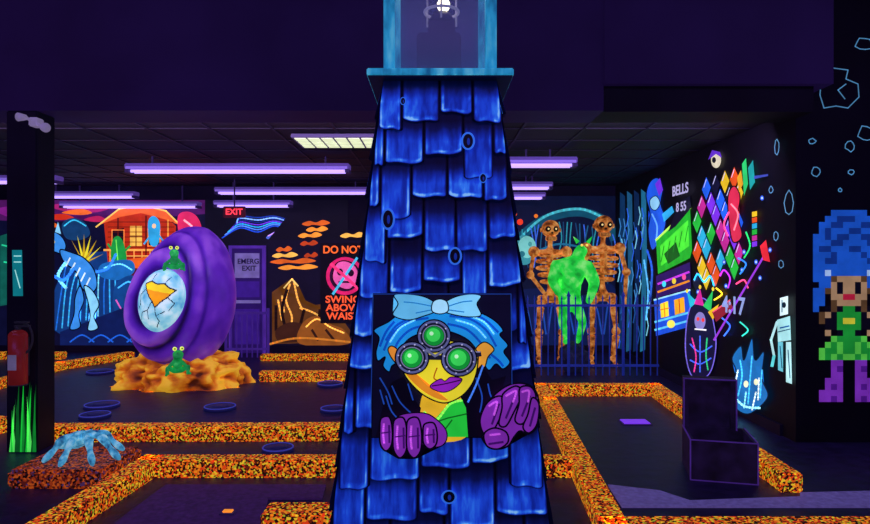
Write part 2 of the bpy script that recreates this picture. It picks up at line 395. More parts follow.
for q in [[(487,403),(499,396),(506,402),(500,418),(492,432),(484,434),(480,420)],[(503,394),(516,386),(522,394),(514,412),(506,426),(499,424),(502,408)],[(520,388),(531,387),(536,398),(530,414),(522,424),(515,420),(519,404)],[(532,398),(539,404),(537,424),(529,433),(523,427),(528,414)],[(484,434),(494,428),(506,432),(508,442),(498,449),(487,446)]]:
    pt.po(q,GP,K0,1.8)
for q in [[(499,404),(492,424)],[(515,396),(506,418)],[(530,396),(522,416)],[(535,408),(530,426)],[(489,444),(503,442)]]: pt.l(q,2.2,GD,sm=True)
for q in [[(489,406),(497,402),(494,415)],[(506,396),(516,391),(513,402)],[(522,392),(529,391),(528,402)],[(490,435),(500,434)]]: pt.l(q,2,GL,sm=True)
pt.l([(373,294),(511,294),(512,384)],.9,'#173a8a').l([(371,410),(373,294)],.9,'#173a8a')
pt.done('goggle_girl_painting',lh)
# ---------------------------------------------------------------- CURBS
curb_m=ramp_mat('curb_fluorescent_rock',[(0,'#200a04'),(.18,'#d8560c'),(.34,'#6a2008'),(.46,'#f88c18'),(.60,'#f0c828'),(.70,'#2a120a'),(.82,'#e84014'),(.94,'#a8b028')],80,.72,tex='vor',rough=.8)
CH_=.13
def curb(name,segs,w=.17,h=CH_,mat=curb_m):
    b=MB().m(mat)
    for (a,c) in segs:
        p=Vector(fl(*a,z=h)); q=Vector(fl(*c,z=h)); d=q-p; L=d.length; ang=math.atan2(d.y,d.x)
        m=(p+q)/2
        b.box(m.x-L/2-w/2,m.x+L/2+w/2,m.y-w/2,m.y+w/2,0,h,rot=Matrix.Rotation(ang,4,'Z'),bev=.012)
    return b.done(name)
curb('golf_course_curb',[((150,457),(560,457)),((150,457),(30,528)),((550,398),(614,521)),((614,521),(880,521)),((540,384),(655,384)),((655,384),(786,470)),((540,384),(550,398))],.155)
curb('golf_course_curb',[((44,425),(352,424))])
curb('golf_course_curb',[((-60,412),(-2,418))])
curb('golf_course_curb',[((266,371),(352,371))],.15)
curb('golf_course_curb',[((266,354),(352,354))],.15,.1)
curb('golf_course_curb',[((-60,396),(60,362)),((60,362),(128,352)),((0,352),(60,352))],.15,.11)
curb('golf_course_curb',[((282,508),(318,508))],.2)
def green(pts,mat,name='putting_green',z=.012):
    b=MB().m(mat).prism([fl(*p) for p in pts],0,z); return b.done(name)
g1=ramp_mat('lane_carpet_maroon',[(.3,'#24103a'),(.7,'#361a54')],30,.6); g2=ramp_mat('lane_carpet_lavender',[(.3,'#4a3e78'),(.7,'#5c5094')],30,.65)
green([(122,519),(166,486),(326,486),(322,500),(268,500),(262,524),(240,560),(70,560)],g1)
green([(608,486),(660,492),(690,502),(800,498),(800,494),(890,492),(890,508),(622,508)],g2)
# ---------------------------------------------------------------- EGG
egg=empty('purple_alien_egg')
EC=Vector((-3.16,8.1,1.107)); R3=(.63,.56,.91)
rot=Matrix.Rotation(math.radians(13),4,'Y')
bm=bmesh.new(); bmesh.ops.create_icosphere(bm,subdivisions=6,radius=1)
ax=Vector((-.38,-.92,-.02)).normalized()
cv=[]
for v in bm.verts:
    d=v.co.normalized(); ang=math.acos(max(-1,min(1,d.dot(ax))))
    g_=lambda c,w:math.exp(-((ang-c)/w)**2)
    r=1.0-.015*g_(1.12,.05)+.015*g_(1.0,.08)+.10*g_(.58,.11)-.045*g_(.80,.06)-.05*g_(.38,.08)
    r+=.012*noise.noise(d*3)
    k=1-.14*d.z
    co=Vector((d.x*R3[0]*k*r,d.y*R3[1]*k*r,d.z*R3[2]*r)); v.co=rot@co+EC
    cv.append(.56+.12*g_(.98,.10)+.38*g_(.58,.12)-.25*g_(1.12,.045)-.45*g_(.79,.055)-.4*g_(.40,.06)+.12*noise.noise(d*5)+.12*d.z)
for f_ in bm.faces: f_.smooth=True
me=bpy.data.meshes.new('shell'); bm.to_mesh(me); bm.free()
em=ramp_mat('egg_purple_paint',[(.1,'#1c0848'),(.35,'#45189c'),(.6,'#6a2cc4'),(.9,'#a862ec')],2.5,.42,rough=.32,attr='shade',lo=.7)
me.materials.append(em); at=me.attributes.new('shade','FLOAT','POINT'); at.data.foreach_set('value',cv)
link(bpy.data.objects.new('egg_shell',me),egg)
IC=Vector(((161-CX)/F*7.5,7.54,CH-(299-CY)/F*7.5)); IR=(.26,.24,.375)
bm=bmesh.new(); bmesh.ops.create_icosphere(bm,subdivisions=6,radius=1)
def inp(x,y,P):
    c=False;n=len(P)
    for i in range(n):
        x1,y1=P[i];x2,y2=P[i-1]
        if (y1>y)!=(y2>y) and x<(x2-x1)*(y-y1)/(y2-y1)+x1: c=not c
    return c
def dseg(x,y,a,b):
    ax_,ay=a;bx,by=b;dx,dy=bx-ax_,by-ay;t=max(0,min(1,((x-ax_)*dx+(y-ay)*dy)/(dx*dx+dy*dy)));return math.hypot(x-ax_-t*dx,y-ay-t*dy)
yolk=[(-.62,.42),(-.35,.55),(-.05,.50),(.25,.56),(.45,.46),(.72,.42),(.52,.16),(.30,-.02),(.12,-.22),(-.05,-.05),(-.28,.10),(-.48,.28)]
cracks=[[(-.48,.28),(-.7,.05),(-.6,-.25),(-.7,-.4)],[(.12,-.22),(.2,-.45),(.35,-.6),(.25,-.8)],[(-.05,-.05),(-.2,-.35),(-.1,-.6)],[(.52,.16),(.8,0),(.65,-.25)],[(-.35,.55),(-.3,.8)],[(.25,.56),(.35,.8)],[(-.2,-.35),(-.45,-.45),(-.5,-.7)],[(.2,-.45),(.5,-.3)]]
for f_ in bm.faces:
    c=f_.calc_center_median(); mi=0; f_.smooth=True
    if c.y<0:
        x,z=c.x,c.z
        dd=min(dseg(x,z,yolk[i],yolk[i-1]) for i in range(len(yolk)))
        dc=min(dseg(x,z,k_[i],k_[i+1]) for k_ in cracks for i in range(len(k_)-1))
        if dd<.022 or dc<.016: mi=1
        elif inp(x,z,yolk): mi=2 if z>.28 else 3
    f_.material_index=mi
for v in bm.verts: v.co=rot@Vector((v.co.x*IR[0],v.co.y*IR[1],v.co.z*IR[2]*(1-.06*v.co.z)))+IC
me=bpy.data.meshes.new('in'); bm.to_mesh(me); bm.free()
for m_ in (ramp_mat('egg_white_paint',[(.3,'#4aa8d0'),(.5,'#96dcee'),(.7,'#e0faff')],7,.72),paint('#0c2440',.3),paint('#ffe01a',.85),paint('#f8a010',.85)): me.materials.append(m_)
link(bpy.data.objects.new('cracked_inner_egg',me),egg)
bm=bmesh.new(); bmesh.ops.create_icosphere(bm,subdivisions=6,radius=1)
MC=Vector((-3.22,8.2,0)); cv=[]
for v in bm.verts:
    d=v.co.normalized(); n1=noise.noise(d*3.0)*.16+noise.noise(d*6.5)*.13+abs(noise.noise(d*11))*.05
    a=math.atan2(d.y,d.x); lob=.08*math.sin(a*7)+.05*math.sin(a*13+1)
    r=1+n1+lob*(1-abs(d.z)); z=max(0,d.z)
    v.co=MC+Vector((d.x*.80*r,d.y*.55*r,z**.8*.42*r if d.z>0 else 0))
    cv.append(max(.1,.62+1.3*(noise.noise(d*6.5)*.6+abs(noise.noise(d*11))*.4)+.35*math.sin(a*7)*(1-abs(d.z))))
for f_ in bm.faces: f_.smooth=True
me=bpy.data.meshes.new('mound'); bm.to_mesh(me); bm.free()
at=me.attributes.new('shade','FLOAT','POINT'); at.data.foreach_set('value',cv)
me.materials.append(ramp_mat('lava_rock_paint',[(.15,'#4a1806'),(.4,'#b0500c'),(.65,'#dc7c16'),(.95,'#ffc030')],6,.5,bump=.4,attr='shade'))
link(bpy.data.objects.new('lava_rock_base',me),egg)
am=ramp_mat('alien_green_paint',[(.3,'#0c7a3c'),(.6,'#18b850'),(.8,'#62f080')],12,.45)
def alien(name,loc,s,yaw,parent):
    V=[(0,0,.10),(0,-.02,.22),(0,-.03,.30),(0,-.06,.40),(0,-.10,.42),
       (.09,-.02,.23),(.16,-.08,.14),(.17,-.16,.05),(.20,-.2,.02),(.14,-.21,.02),
       (-.09,-.02,.23),(-.17,-.06,.16),(-.2,-.15,.08),(-.23,-.2,.05),(-.17,-.2,.04),
       (.07,0,.08),(.20,-.08,.16),(.19,0,.03),(.22,-.11,.01),(-.07,0,.08),(-.20,-.08,.16),(-.19,0,.03),(-.22,-.11,.01)]
    E=[(0,1),(1,2),(2,3),(3,4),(1,5),(5,6),(6,7),(7,8),(7,9),(1,10),(10,11),(11,12),(12,13),(12,14),(0,15),(15,16),(16,17),(17,18),(0,19),(19,20),(20,21),(21,22)]
    R=[.095,.10,.06,.12,.09,.045,.034,.028,.014,.014,.045,.034,.028,.014,.014,.06,.045,.03,.026,.06,.045,.03,.026]
    M=Matrix.Translation(loc)@Matrix.Rotation(yaw,4,'Z')@Matrix.Scale(s,4)
    skin(name+'_body',[M@Vector(v) for v in V],E,[r*s for r in R],am,parent)
    b=MB().m(paint('#e8ff60',.8,0))
    for sx in (-1,1): b.sph(M@Vector((sx*.065,-.10,.51)),.04*s,12)
    b.m(paint('#050505',.1,0))
    for sx in (-1,1): b.sph(M@Vector((sx*.065,-.138,.515)),.016*s,8)
    b.done(name+'_eyes',parent)
alien('climbing_alien',(-3.05,7.49,1.45),.52,.3,egg)
alien('mound_alien',(-3.00,7.46,.24),.6,.5,egg)
# ---------------------------------------------------------------- FENCE
fm=paint('#2434a0',.4,.2,.4)
b=MB().m(fm); fy=8.75; xa=(514-CX)/F*fy; xb=RX-.06
n=int((xb-xa)/.093)
for i in range(n+1):
    x=xa+(xb-xa)*i/n; big=(i%8==0)
    r=.020 if big else .009
    b.cyl((x,fy,0),(x,fy,1.04 if not big else 1.08),r,seg=8).cyl((x,fy,1.04 if not big else 1.08),(x,fy,1.10 if not big else 1.16),r*1.6,.001,seg=8)
for z in (.12,.94): b.box(xa-.02,xb+.02,fy-.014,fy+.014,z,z+.03)
b.done('picket_fence')
# ---------------------------------------------------------------- STATUES
rm=ramp_mat('robot_rust_paint',[(.28,'#3a1608'),(.45,'#b05c1c'),(.62,'#e8984a'),(.8,'#ffd488')],13,.56,bump=.6)
rd=paint('#120606',.3); ry_=paint('#ffe090',.9,0)
def robot(name,x,y,s,arms,face=0):
    e=empty(name)
    def q(p): return Vector((x,y,0))+Matrix.Rotation(face,3,'Z')@(Vector(p)*s)
    V=[(0,0,1.02),(0,.03,1.2),(0,.04,1.4),(0,.02,1.70),(0,-.0,1.80),(0,-.02,1.90),(0,-.03,1.95),
       (.24,0,1.70),(-.24,0,1.70),
       (.13,0,.96),(.17,-.06,.52),(.15,.02,.10),(.16,-.16,.035),(-.13,0,.96),(-.17,-.03,.52),(-.16,.04,.10),(-.17,-.14,.035)]
    E=[(0,1),(1,2),(2,3),(3,4),(4,5),(5,6),(3,7),(3,8),(0,9),(9,10),(10,11),(11,12),(0,13),(13,14),(14,15),(15,16)]
    R=[.06,.035,.035,.04,.035,.045,.05,.035,.035,.045,.03,.026,.032,.045,.03,.026,.032]
    for k,(sh,pts) in enumerate(zip((7,8),arms)):
        prev=sh
        for j,p in enumerate(pts):
            V.append(p); E.append((prev,len(V)-1)); prev=len(V)-1; R.append([.032,.03,.03][min(j,2)])
        w=Vector(pts[-1]); dr=(w-Vector(pts[-2])).normalized()
        for t in range(-2,3):
            side=Vector((1,0,0)).cross(dr) if abs(dr.x)<.8 else Vector((0,0,1)).cross(dr)
            a=w+dr*.07+side*(.022*t); c=w+dr*(.13-.012*abs(t))+side*(.03*t)+Vector((0,0,-.03))
            V.append(a);R.append(.013);E.append((prev,len(V)-1)); V.append(c);R.append(.010);E.append((len(V)-2,len(V)-1))
    skin('frame',[q(v) for v in V],E,[r*s for r in R],rm,e,sub=1)
    b=MB().m(rm)
    for i,(z,w_) in enumerate(((1.26,.12),(1.36,.15),(1.46,.17),(1.56,.17),(1.65,.14))):
        b.torus(q((0,-.02,z)),w_*s,.019*s,rot=Matrix.Rotation(math.radians(12),4,'X'),sc3=(1.15,.72,1))
    b.box(*[c for pr in zip(q((-.02,-.16,1.34)),q((.02,-.13,1.66))) for c in sorted(pr)],bev=.004)
    b.torus(q((0,0,1.02)),.12*s,.04*s,sc3=(1.2,.8,1))
    b.m(rd)
    for sg in (-1,1): b.torus(q((sg*.24,0,1.70)),.07*s,.014*s,rot=Matrix.Rotation(math.pi/2,4,'Y'))
    b.m(rm)
    for p,r in [((.24,0,1.70),.085),((-.24,0,1.70),.085),((.17,-.06,.52),.065),((-.17,-.03,.52),.065),((.13,0,.96),.07),((-.13,0,.96),.07),((.15,.02,.12),.045),((-.16,.04,.12),.045),(arms[0][0],.06),(arms[1][0],.06)]: b.sph(q(p),r*s,12)
    for (A_,B_) in [((.17,-.06,.45),(.15,.01,.18)),((-.17,-.03,.45),(-.16,.03,.18)),((.14,-.01,.88),(.165,-.05,.62)),((-.14,0,.88),(-.17,-.02,.62))]:
        b.cyl(q(A_),q(B_),.055*s,.035*s,seg=8)
    b.sph(q((0,-.03,2.04)),(.135*s,.14*s,.13*s),16)
    b.box(*[c for pr in zip(q((-.075,-.14,1.86)),q((.075,-.02,1.93))) for c in sorted(pr)],bev=.012)
    b.cyl(q((-.15,-.03,2.02)),q((.15,-.03,2.02)),.03*s,seg=10)
    b.m(rd).sph(q((.055,-.145,2.03)),.042*s,12).sph(q((-.055,-.145,2.03)),.042*s,12).sph(q((0,-.165,1.975)),.016*s,8)
    for t in range(-3,4): b.box(*[c for pr in zip(q((t*.02-.003,-.146,1.87)),q((t*.02+.003,-.136,1.92))) for c in sorted(pr)])
    b.m(ry_).sph(q((.055,-.182,2.03)),.014*s,10).sph(q((-.055,-.182,2.03)),.014*s,10)
    b.done('joints_and_ribs',e)
    return e
robot('skeleton_robot_statue',1.70,9.45,1.0,[[(.32,-.12,1.38),(.20,-.34,1.42)],[(-.30,-.05,1.36),(-.14,-.22,1.12)]],0)
robot('skeleton_robot_statue',2.48,9.45,1.03,[[(.33,-.02,1.36),(.30,-.06,1.02)],[(-.32,-.18,1.44),(-.30,-.36,1.62)]],0)
gm=ramp_mat('green_monster_paint',[(.3,'#0a9a28'),(.5,'#24e444'),(.75,'#9cff86')],7,.65,bump=.3)
ge=empty('green_monster_statue')
def G(px,py,y): return Vector(((px-CX)/F*y,y,CH-(py-CY)/F*y))
V=[G(570,300,9.03),G(569,287,9.0),G(572,270,8.98),G(577,258,8.95),G(581,251,8.92),G(584,246,8.88),
   G(588,268,8.95),G(595,283,8.92),G(590,298,8.86),G(588,304,8.84),
   G(559,267,8.97),G(552,281,8.95),G(560,294,8.90),G(567,298,8.88),
   G(577,308,9.0),G(583,322,8.95),G(579,338,9.03),G(577,342,8.93),
   G(565,308,9.0),G(562,322,8.94),G(567,339,9.03),G(565,343,8.93)]
E=[(0,1),(1,2),(2,3),(3,4),(4,5),(2,6),(6,7),(7,8),(8,9),(2,10),(10,11),(11,12),(12,13),(0,14),(14,15),(15,16),(16,17),(0,18),(18,19),(19,20),(20,21)]
R=[.13,.14,.21,.09,.10,.075,.115,.085,.055,.05,.115,.085,.055,.05,.09,.06,.045,.04,.09,.06,.045,.04]
skin('body',V,E,R,gm,ge)
b=MB().m(gm)
h=G(583,246,8.88)
for sx in (-1,1): b.cyl(h+Vector((sx*.07,0,.05)),h+Vector((sx*.13,.02,.13)),.03,.004,8)
b.m(paint('#ffe060',.9,0)).sph(h+Vector((-.035,-.085,.01)),.018,8).sph(h+Vector((.035,-.085,.01)),.018,8)
b.done('horns_and_eyes',ge)
bm=bmesh.new(); bmesh.ops.create_icosphere(bm,subdivisions=4,radius=1)
for v in bm.verts:
    d=v.co.normalized(); r=1+.25*noise.noise(d*2.5)+.1*noise.noise(d*6)
    v.co=Vector((1.96+d.x*.2*r,9.03+d.y*.16*r,max(0,.2+d.z*.22*r)))
me=bpy.data.meshes.new('rock'); bm.to_mesh(me); bm.free(); me.materials.append(ramp_mat('dark_rock',[(.3,'#0a0a20'),(.7,'#26264c')],6,.3)); link(bpy.data.objects.new('rock_pedestal',me),ge)
# ---------------------------------------------------------------- CLAW PROP + SLAB
cl=empty('skeletal_hand_prop')
curb_s=ramp_mat('slab_rock_paint',[(0,'#1a0806'),(.25,'#a03810'),(.5,'#5a1a14'),(.7,'#c8581a'),(.9,'#4c3060')],70,.55,tex='vor')
b=MB().m(curb_s).box(-2.92,-2.26,4.35,4.95,0,.13,bev=.025); b.done('rock_slab',cl)
bmat=ramp_mat('bone_blue_paint',[(.3,'#124878'),(.5,'#50b4dc'),(.75,'#b8f4ff')],18,.55,bump=.5)
V=[Vector((-2.72,4.78,.20)),Vector((-2.60,4.74,.23)),Vector((-2.86,4.84,.18))];E=[(0,1),(0,2)];R=[.055,.065,.045]
for i,(dx,dy,L) in enumerate([(-.16,-.30,.75),(.02,-.34,.9),(.20,-.30,.95),(.34,-.20,.85),(.30,.04,.75)]):
    base=V[1]; prev=1
    for j,(t,z,r) in enumerate([(.25,.28,.036),(.4,.285,.018),(.62,.275,.036),(.8,.22,.018),(1.0,.175,.030),(1.15,.145,.012)]):
        V.append(Vector((base.x+dx*t*L*1.1,base.y+dy*t*L,z))); R.append(r); E.append((prev,len(V)-1)); prev=len(V)-1
skin('bones',V,E,R,bmat,cl,sub=1)
# ---------------------------------------------------------------- COLUMN with extinguisher
colm=ramp_mat('column_black_paint',[(.3,'#04040e'),(.7,'#0a0a1e')],3,.2)
CY0=BF
c0=(6-CX)/F*CY0; c1=(37-CX)/F*CY0
co=empty('support_column')
MB().m(colm).box(c0,c1,CY0,CY0+.25,0,BZ,bev=.01).done('column_shaft',co)
CP=((0,CY0,0),(0,-1,0))
cf=Flat(CP,.004,.0006,.8)
cf.p([(12,250),(22,250),(23,296),(13,296)],'#0d7f86').l([(14,256),(21,256)],1,'#b8fff0').l([(14,262),(21,262)],1,'#b8fff0').l([(15,270),(20,288)],1,'#b8fff0')
for i in range(14):
    x=11+i*1.8; hgt=random.uniform(34,76); cdx=random.uniform(-5,5); base=452
    x2=min(max(x+cdx,9),36)
    cf.p([(x-1.9,base),((x+x2)/2-1.5+random.uniform(-1,1),base-hgt*.5),(x2,base-hgt),((x+x2)/2+1.1,base-hgt*.45),(x+1.9,base)],random.choice(['#18c83a','#0f8a2c','#58f060','#0a5a20']))
cf.done('painted_grass_and_sign',co)
b=MB().m(paint('#a898c8',.35,0,.4))
yf=CY0-.1; X=(33-CX)/F*yf; Z=CH-(122-CY)/F*yf
b.box(X-.04,X+.03,yf,CY0,Z-.03,Z+.04,bev=.008)
b.cyl((X+.08,yf,Z-.045),(X+.13,yf-.05,Z-.055),.025,.038).cyl((X,yf+.03,Z),(X+.09,yf,Z-.04),.012)
b.cyl((X-.04,yf-.03,Z+.03),(X-.06,yf-.09,Z+.02),.022,.034).cyl((X,yf+.03,Z),(X-.04,yf-.03,Z+.03),.012)
b.done('emergency_light_heads',co)
yf=CY0-.1; X=(18-CX)/F*yf; zt=CH-(332-CY)/F*yf; zb=CH-(384-CY)/F*yf
b=MB().m(paint('#7a1c20',.4,.2,.3)).cyl((X,yf,zb),(X,yf,zt-.03),.068,seg=24).sph((X,yf,zt-.03),(.068,.068,.05),20)
b.m(paint('#7a7098',.4,.3)).box(X-.035,X+.03,yf-.073,yf-.066,zb+.12,zb+.24)
b.m(paint('#222030',.3,0)).cyl((X,yf,zt),(X,yf,zt+.05),.022).box(X-.02,X+.09,yf-.02,yf+.02,zt+.04,zt+.055).box(X-.02,X+.08,yf-.02,yf+.02,zt+.07,zt+.085)
b.torus((X+.04,yf,zt-.05),.1,.01,rot=Matrix.Rotation(math.pi/2,4,'X'),sc3=(.75,1.2,1),a0=-1.3,a1=1.5).cyl((X,yf,zb-.01),(X,yf,zb),.07)
b.box(X-.03,X+.03,yf+.06,CY0-.002,zb+.05,zt-.05)
b.done('fire_extinguisher')
# ---------------------------------------------------------------- FLOOR DISCS
dm=paint('#141650',.4,.1); dr=paint('#3a40a8',.55,0)
for (x,y,r) in [(102,404,17),(95,414,15),(220,406,16),(330,383,13),(334,408,14),(100,371,13),(278,447,16)]:
    X,Y=fl(x,y,.03); rr=r/F*Y
    b=MB().m(dm).cyl((X,Y,0),(X,Y,.03),rr,rr*.94,28).m(dr).torus((X,Y,.03),rr*.93,.006,ms=6).m(dm).cyl((X,Y,.03),(X,Y,.036),rr*.5,rr*.45,20)
    b.done('stepping_disc')
for (x,y,c,z0) in [(635,421,'#7a3ae0',0),(228,512,'#ff9a30',.012)]:
    X,Y=fl(x,y,.02); w=(13 if x>300 else 5)/F*Y; dpt=.08 if x>300 else .02
    MB().m(paint(c,.8,0)).box(X-w,X+w,Y-dpt,Y+dpt,z0+.01,z0+.02,bev=.004).m(endm).box(X-w-.015,X+w+.015,Y-dpt-.01,Y+dpt+.01,z0,z0+.01).done('floor_marker_light')
# ---------------------------------------------------------------- CRATE
cm=ramp_mat('crate_black_paint',[(.3,'#0c0818'),(.7,'#20143c')],8,.4); ce=paint('#4c2c8c',.45,.3)
cr_=empty('open_crate',(2.08,4.70,0)); cr_.rotation_euler[2]=math.radians(-14); cr_.scale=(.88,.88,.93)
b=MB().m(cm)
b.box(-.25,.25,-.24,-.215,0,.31).box(-.25,.25,.215,.24,0,.31).box(-.25,-.225,-.215,.215,0,.31).box(.225,.25,-.215,.215,0,.31).box(-.225,.225,-.215,.215,0,.03)
b.box(-.25,.17,.24,.265,.0,.70).box(-.25,-.21,.16,.24,.31,.70).box(.13,.17,.16,.24,.31,.70).box(-.25,.17,.14,.265,.70,.72)
b.m(ce)  # purple light along the crate edges, put in as thin glowing strips
for x in (-.25,.25): b.box(x-.005,x+.005,-.245,-.235,0,.31)
for x in (-.25,.17): b.box(x-.005,x+.005,.135,.15,.31,.72)
for z in (.0,.305): b.box(-.25,.25,-.245,-.236,z,z+.008)
b.box(-.25,.17,.133,.14,.71,.72); b.box(-.255,-.245,-.24,.24,.305,.315).box(.245,.255,-.24,.24,.305,.315)
b.done('crate_body',cr_)
# ---------------------------------------------------------------- BACK WALL MURALS
ST=.00015
mu=Flat(BACK,.003,ST,1.0)
mu.p([(-10,200),(205,200),(205,346),(-10,348)],'#0a0c2c')
mu.p([(-10,200),(205,200),(205,214),(150,218),(90,214),(40,222),(-10,220)],'#4a1458')
mu.p([(50,206),(80,202),(110,206),(98,212),(70,212)],'#a8206a',True).p([(-5,210),(20,206),(44,214),(20,220)],'#7a1c80',True)
for i,(x,y,L) in enumerate([(40,218,34),(62,213,30),(84,220,22),(176,206,26),(40,226,18),(184,252,20)]):
    mu.p([(x,y),(x+L*.3,y-3),(x+L*.7,y-4),(x+L,y),(x+L*.6,y+2)],['#d03018','#f06a20','#b01c50'][i%3],True)
mu.p([(0,236),(12,232),(26,238),(34,250),(34,300),(0,306)],'#0e5a50').l([(2,245),(32,252)],1.5,'#2ae0a0').l([(4,262),(32,266)],1.5,'#2ae0a0').l([(16,234),(18,300)],1.5,'#2ae0a0')
mu.p([(70,262),(96,252),(130,260),(130,330),(60,334),(52,300)],'#103878',True)
for k_ in range(14): mu.l([(56+k_*6,330-k_*2),(60+k_*5.5,300-k_*2.4+random.uniform(-8,8)),(66+k_*5,268+random.uniform(-5,5))],1.3,random.choice(['#3ab0e8','#1f70d0','#7ad8f0','#20c8b0']),sm=True)
mu.p([(62,224),(72,218),(84,222),(90,234),(80,240),(66,238)],'#123c6a',True).l([(64,226),(74,220),(86,226)],1.3,'#40c0e0',sm=True)
mu.p([(104,224),(120,212),(140,208),(163,214),(176,226),(174,262),(108,264)],'#b82c10')
mu.p([(96,226),(119,208),(142,204),(166,210),(182,226),(164,219),(141,213),(120,217)],'#f0642a').l([(96,227),(119,209),(142,205),(166,211),(182,227)],1.5,'#ffd060')
mu.p([(112,230),(124,228),(124,244),(112,246)],'#120618').p([(130,226),(142,226),(142,246),(130,246)],'#ffc050').p([(148,228),(160,230),(160,246),(148,246)],'#120618')
mu.l([(104,250),(176,250)],2,'#ffb050').l([(118,218),(118,262)],1.5,'#5a1008').l([(146,216),(146,262)],1.5,'#5a1008').l([(168,220),(168,260)],1.5,'#ffa040').l([(130,236),(142,236)],1,'#5a1008').l([(136,226),(136,246)],1,'#5a1008')
for i in range(8): mu.l([(108,222+i*5),(174,222+i*5)],.7,'#5a1208')
mu.l([(110,256),(175,256)],1.2,'#ffb050').l([(112,230),(124,230),(124,245),(112,246)],1,'#ff9040',True).l([(148,229),(160,230),(160,246),(148,246)],1,'#ff9040',True)
for i in range(9): mu.l([(110+i*8,250),(110+i*8,262)],1,'#ffb050')
mu.p([(112,242),(118,236),(124,244),(126,262),(112,262)],'#1a9a40',True).l([(116,240),(118,262)],1,'#80ff60').l([(112,250),(108,244)],2,'#1a9a40').l([(124,252),(130,246)],2,'#1a9a40')
mu.p([(178,216),(190,212),(200,222),(202,244),(188,252),(180,240)],'#e02a60',True).l([(184,220),(194,230),(188,244)],2,'#ffb0c0',sm=True)
mu.p([(148,222),(154,216),(160,224),(158,244),(150,244)],'#30a8e0',True).c(154,226,2,2.4,'#ffd0a0').l([(150,236),(144,244)],1.6,'#30a8e0').l([(158,234),(164,242)],1.6,'#30a8e0')
mu.p([(128,262),(165,258),(204,262),(204,300),(150,310),(128,300)],'#541030').p([(120,262),(160,256),(204,258),(204,266),(150,270)],'#f0621f',True)
mu.p([(102,264),(130,260),(134,272),(118,280),(100,276)],'#1a6ab8',True).l([(104,268),(120,264),(132,270)],1.4,'#80e0ff',sm=True)
mu.p([(116,284),(134,276),(140,300),(130,318),(114,310)],'#0f4488',True).l([(118,288),(130,282),(134,300)],1.5,'#50c0f8',sm=True).l([(116,300),(124,314)],1.5,'#e060c0')
mu.p([(128,306),(204,286),(204,346),(60,346),(60,332)],'#0c1c54')
for i in range(7): mu.l([(70+i*19,342),(82+i*19,335),(94+i*19,342)],1.5,'#1f60c8',sm=True)
for a in range(-4,5):
    aa=math.radians(a*20-90); mu.p([(84+2*math.sin(aa),262),(84+20*math.cos(aa),258+24*math.sin(aa)),(84-2*math.sin(aa),264)],'#f0e030' if a%2 else '#c8a018')
B1='#3a90e8';B2='#8ad8ff'
mu.po([(38,244),(46,236),(54,232),(62,237),(66,246),(62,254),(54,252),(46,256),(36,260),(40,252)],B1,'#04081c',1.3)
mu.p([(44,234),(42,224),(50,232)],B2).p([(55,232),(58,222),(61,234)],B2).c(53,242,2,2.2,'#ffec50').l([(38,254),(50,249)],1.4,'#e8f8ff')
mu.po([(60,250),(70,252),(84,258),(94,270),(97,286),(90,294),(82,288),(76,272),(64,262)],B1,'#04081c',1.3)
for i in range(5): mu.l([(70+i*5,258+i*5),(66+i*5,266+i*5)],1.5,'#eaffff')
mu.po([(84,286),(92,290),(99,304),(94,316),(98,328),(88,330),(90,316),(88,302)],B2,'#04081c',1.2)
mu.po([(80,286),(84,300),(79,314),(80,327),(70,329),(74,314),(75,298)],B1,'#04081c',1.2)
mu.l([(66,262),(58,276),(66,288)],3,B2,sm=True).l([(74,268),(64,280),(54,276)],3,B1,sm=True).l([(96,272),(108,268),(116,254)],2.5,B1,sm=True)
mu.p([(205,200),(300,200),(300,346),(205,346)],'#070818')
for i in range(7): mu.l([(222+i*3,238-i*3),(240,228-i*2),(258,232-i*2.4),(276,226-i*1.6),(298,236-i*2)],1.2,['#1f4fd0','#5a90f0','#30b0e8','#7038d8','#102a80','#90c0ff','#1a3ca8'][i],sm=True)
mu.p([(266,238),(278,230),(290,228),(299,232),(299,240),(286,236),(280,240)],'#4a68d0',True).l([(268,236),(282,230),(298,232)],1.2,'#d0a0f0',sm=True)
mu.p([(268,240),(348,240),(348,200),(300,200)],'#060614').p([(268,240),(368,240),(368,346),(268,346)],'#0a0820')
for i,(x,y,L) in enumerate([(302,224,28),(306,230,22),(300,244,18),(272,256,26),(270,262,46),(278,268,40),(304,256,14),(340,236,26),(276,250,16),(298,236,24)]):
    c_=['#e06018','#ff9a30','#b83c10','#ffc050'][i%4]
    mu.p([(x,y),(x+L*.25,y-3),(x+L*.5,y-1.5),(x+L*.75,y-4),(x+L,y-1),(x+L*.7,y+1.5),(x+L*.4,y+.7),(x+L*.2,y+2)],c_,True)
mu.p([(272,330),(276,302),(272,292),(278,288),(284,296),(292,278),(298,284),(300,300),(308,306),(322,304),(340,316),(350,330),(350,342),(272,344)],'#5c3412')
for q in [[(290,284),(286,300),(292,318),(288,336)],[(300,308),(312,312),(330,322)],[(278,300),(282,320)],[(296,326),(320,330),(340,330)],[(294,282),(298,300),(304,312)],[(282,296),(284,312)]]: mu.l(q,1.8,'#e8b050',sm=True)
for q in [[(287,290),(282,310),(286,330)],[(304,310),(300,326)],[(276,306),(276,330)],[(320,310),(318,326)]]: mu.l(q,3,'#1c0c0c',sm=True)
mu.p([(276,330),(292,322),(310,328),(306,340),(280,342)],'#3a1c10',True).l([(284,288),(292,279),(298,286)],1.5,'#f8d070')
mu.p([(302,324),(316,316),(330,324),(344,330),(348,344),(300,344)],'#8a4c18',True).l([(306,327),(317,319),(330,327),(344,333)],1.5,'#ffc860',sm=True).l([(312,330),(318,340)],2.5,'#2c140c').l([(326,330),(334,340)],2.5,'#2c140c')
mu.l([(270,344),(300,338),(350,342)],2,'#c87a28',sm=True)
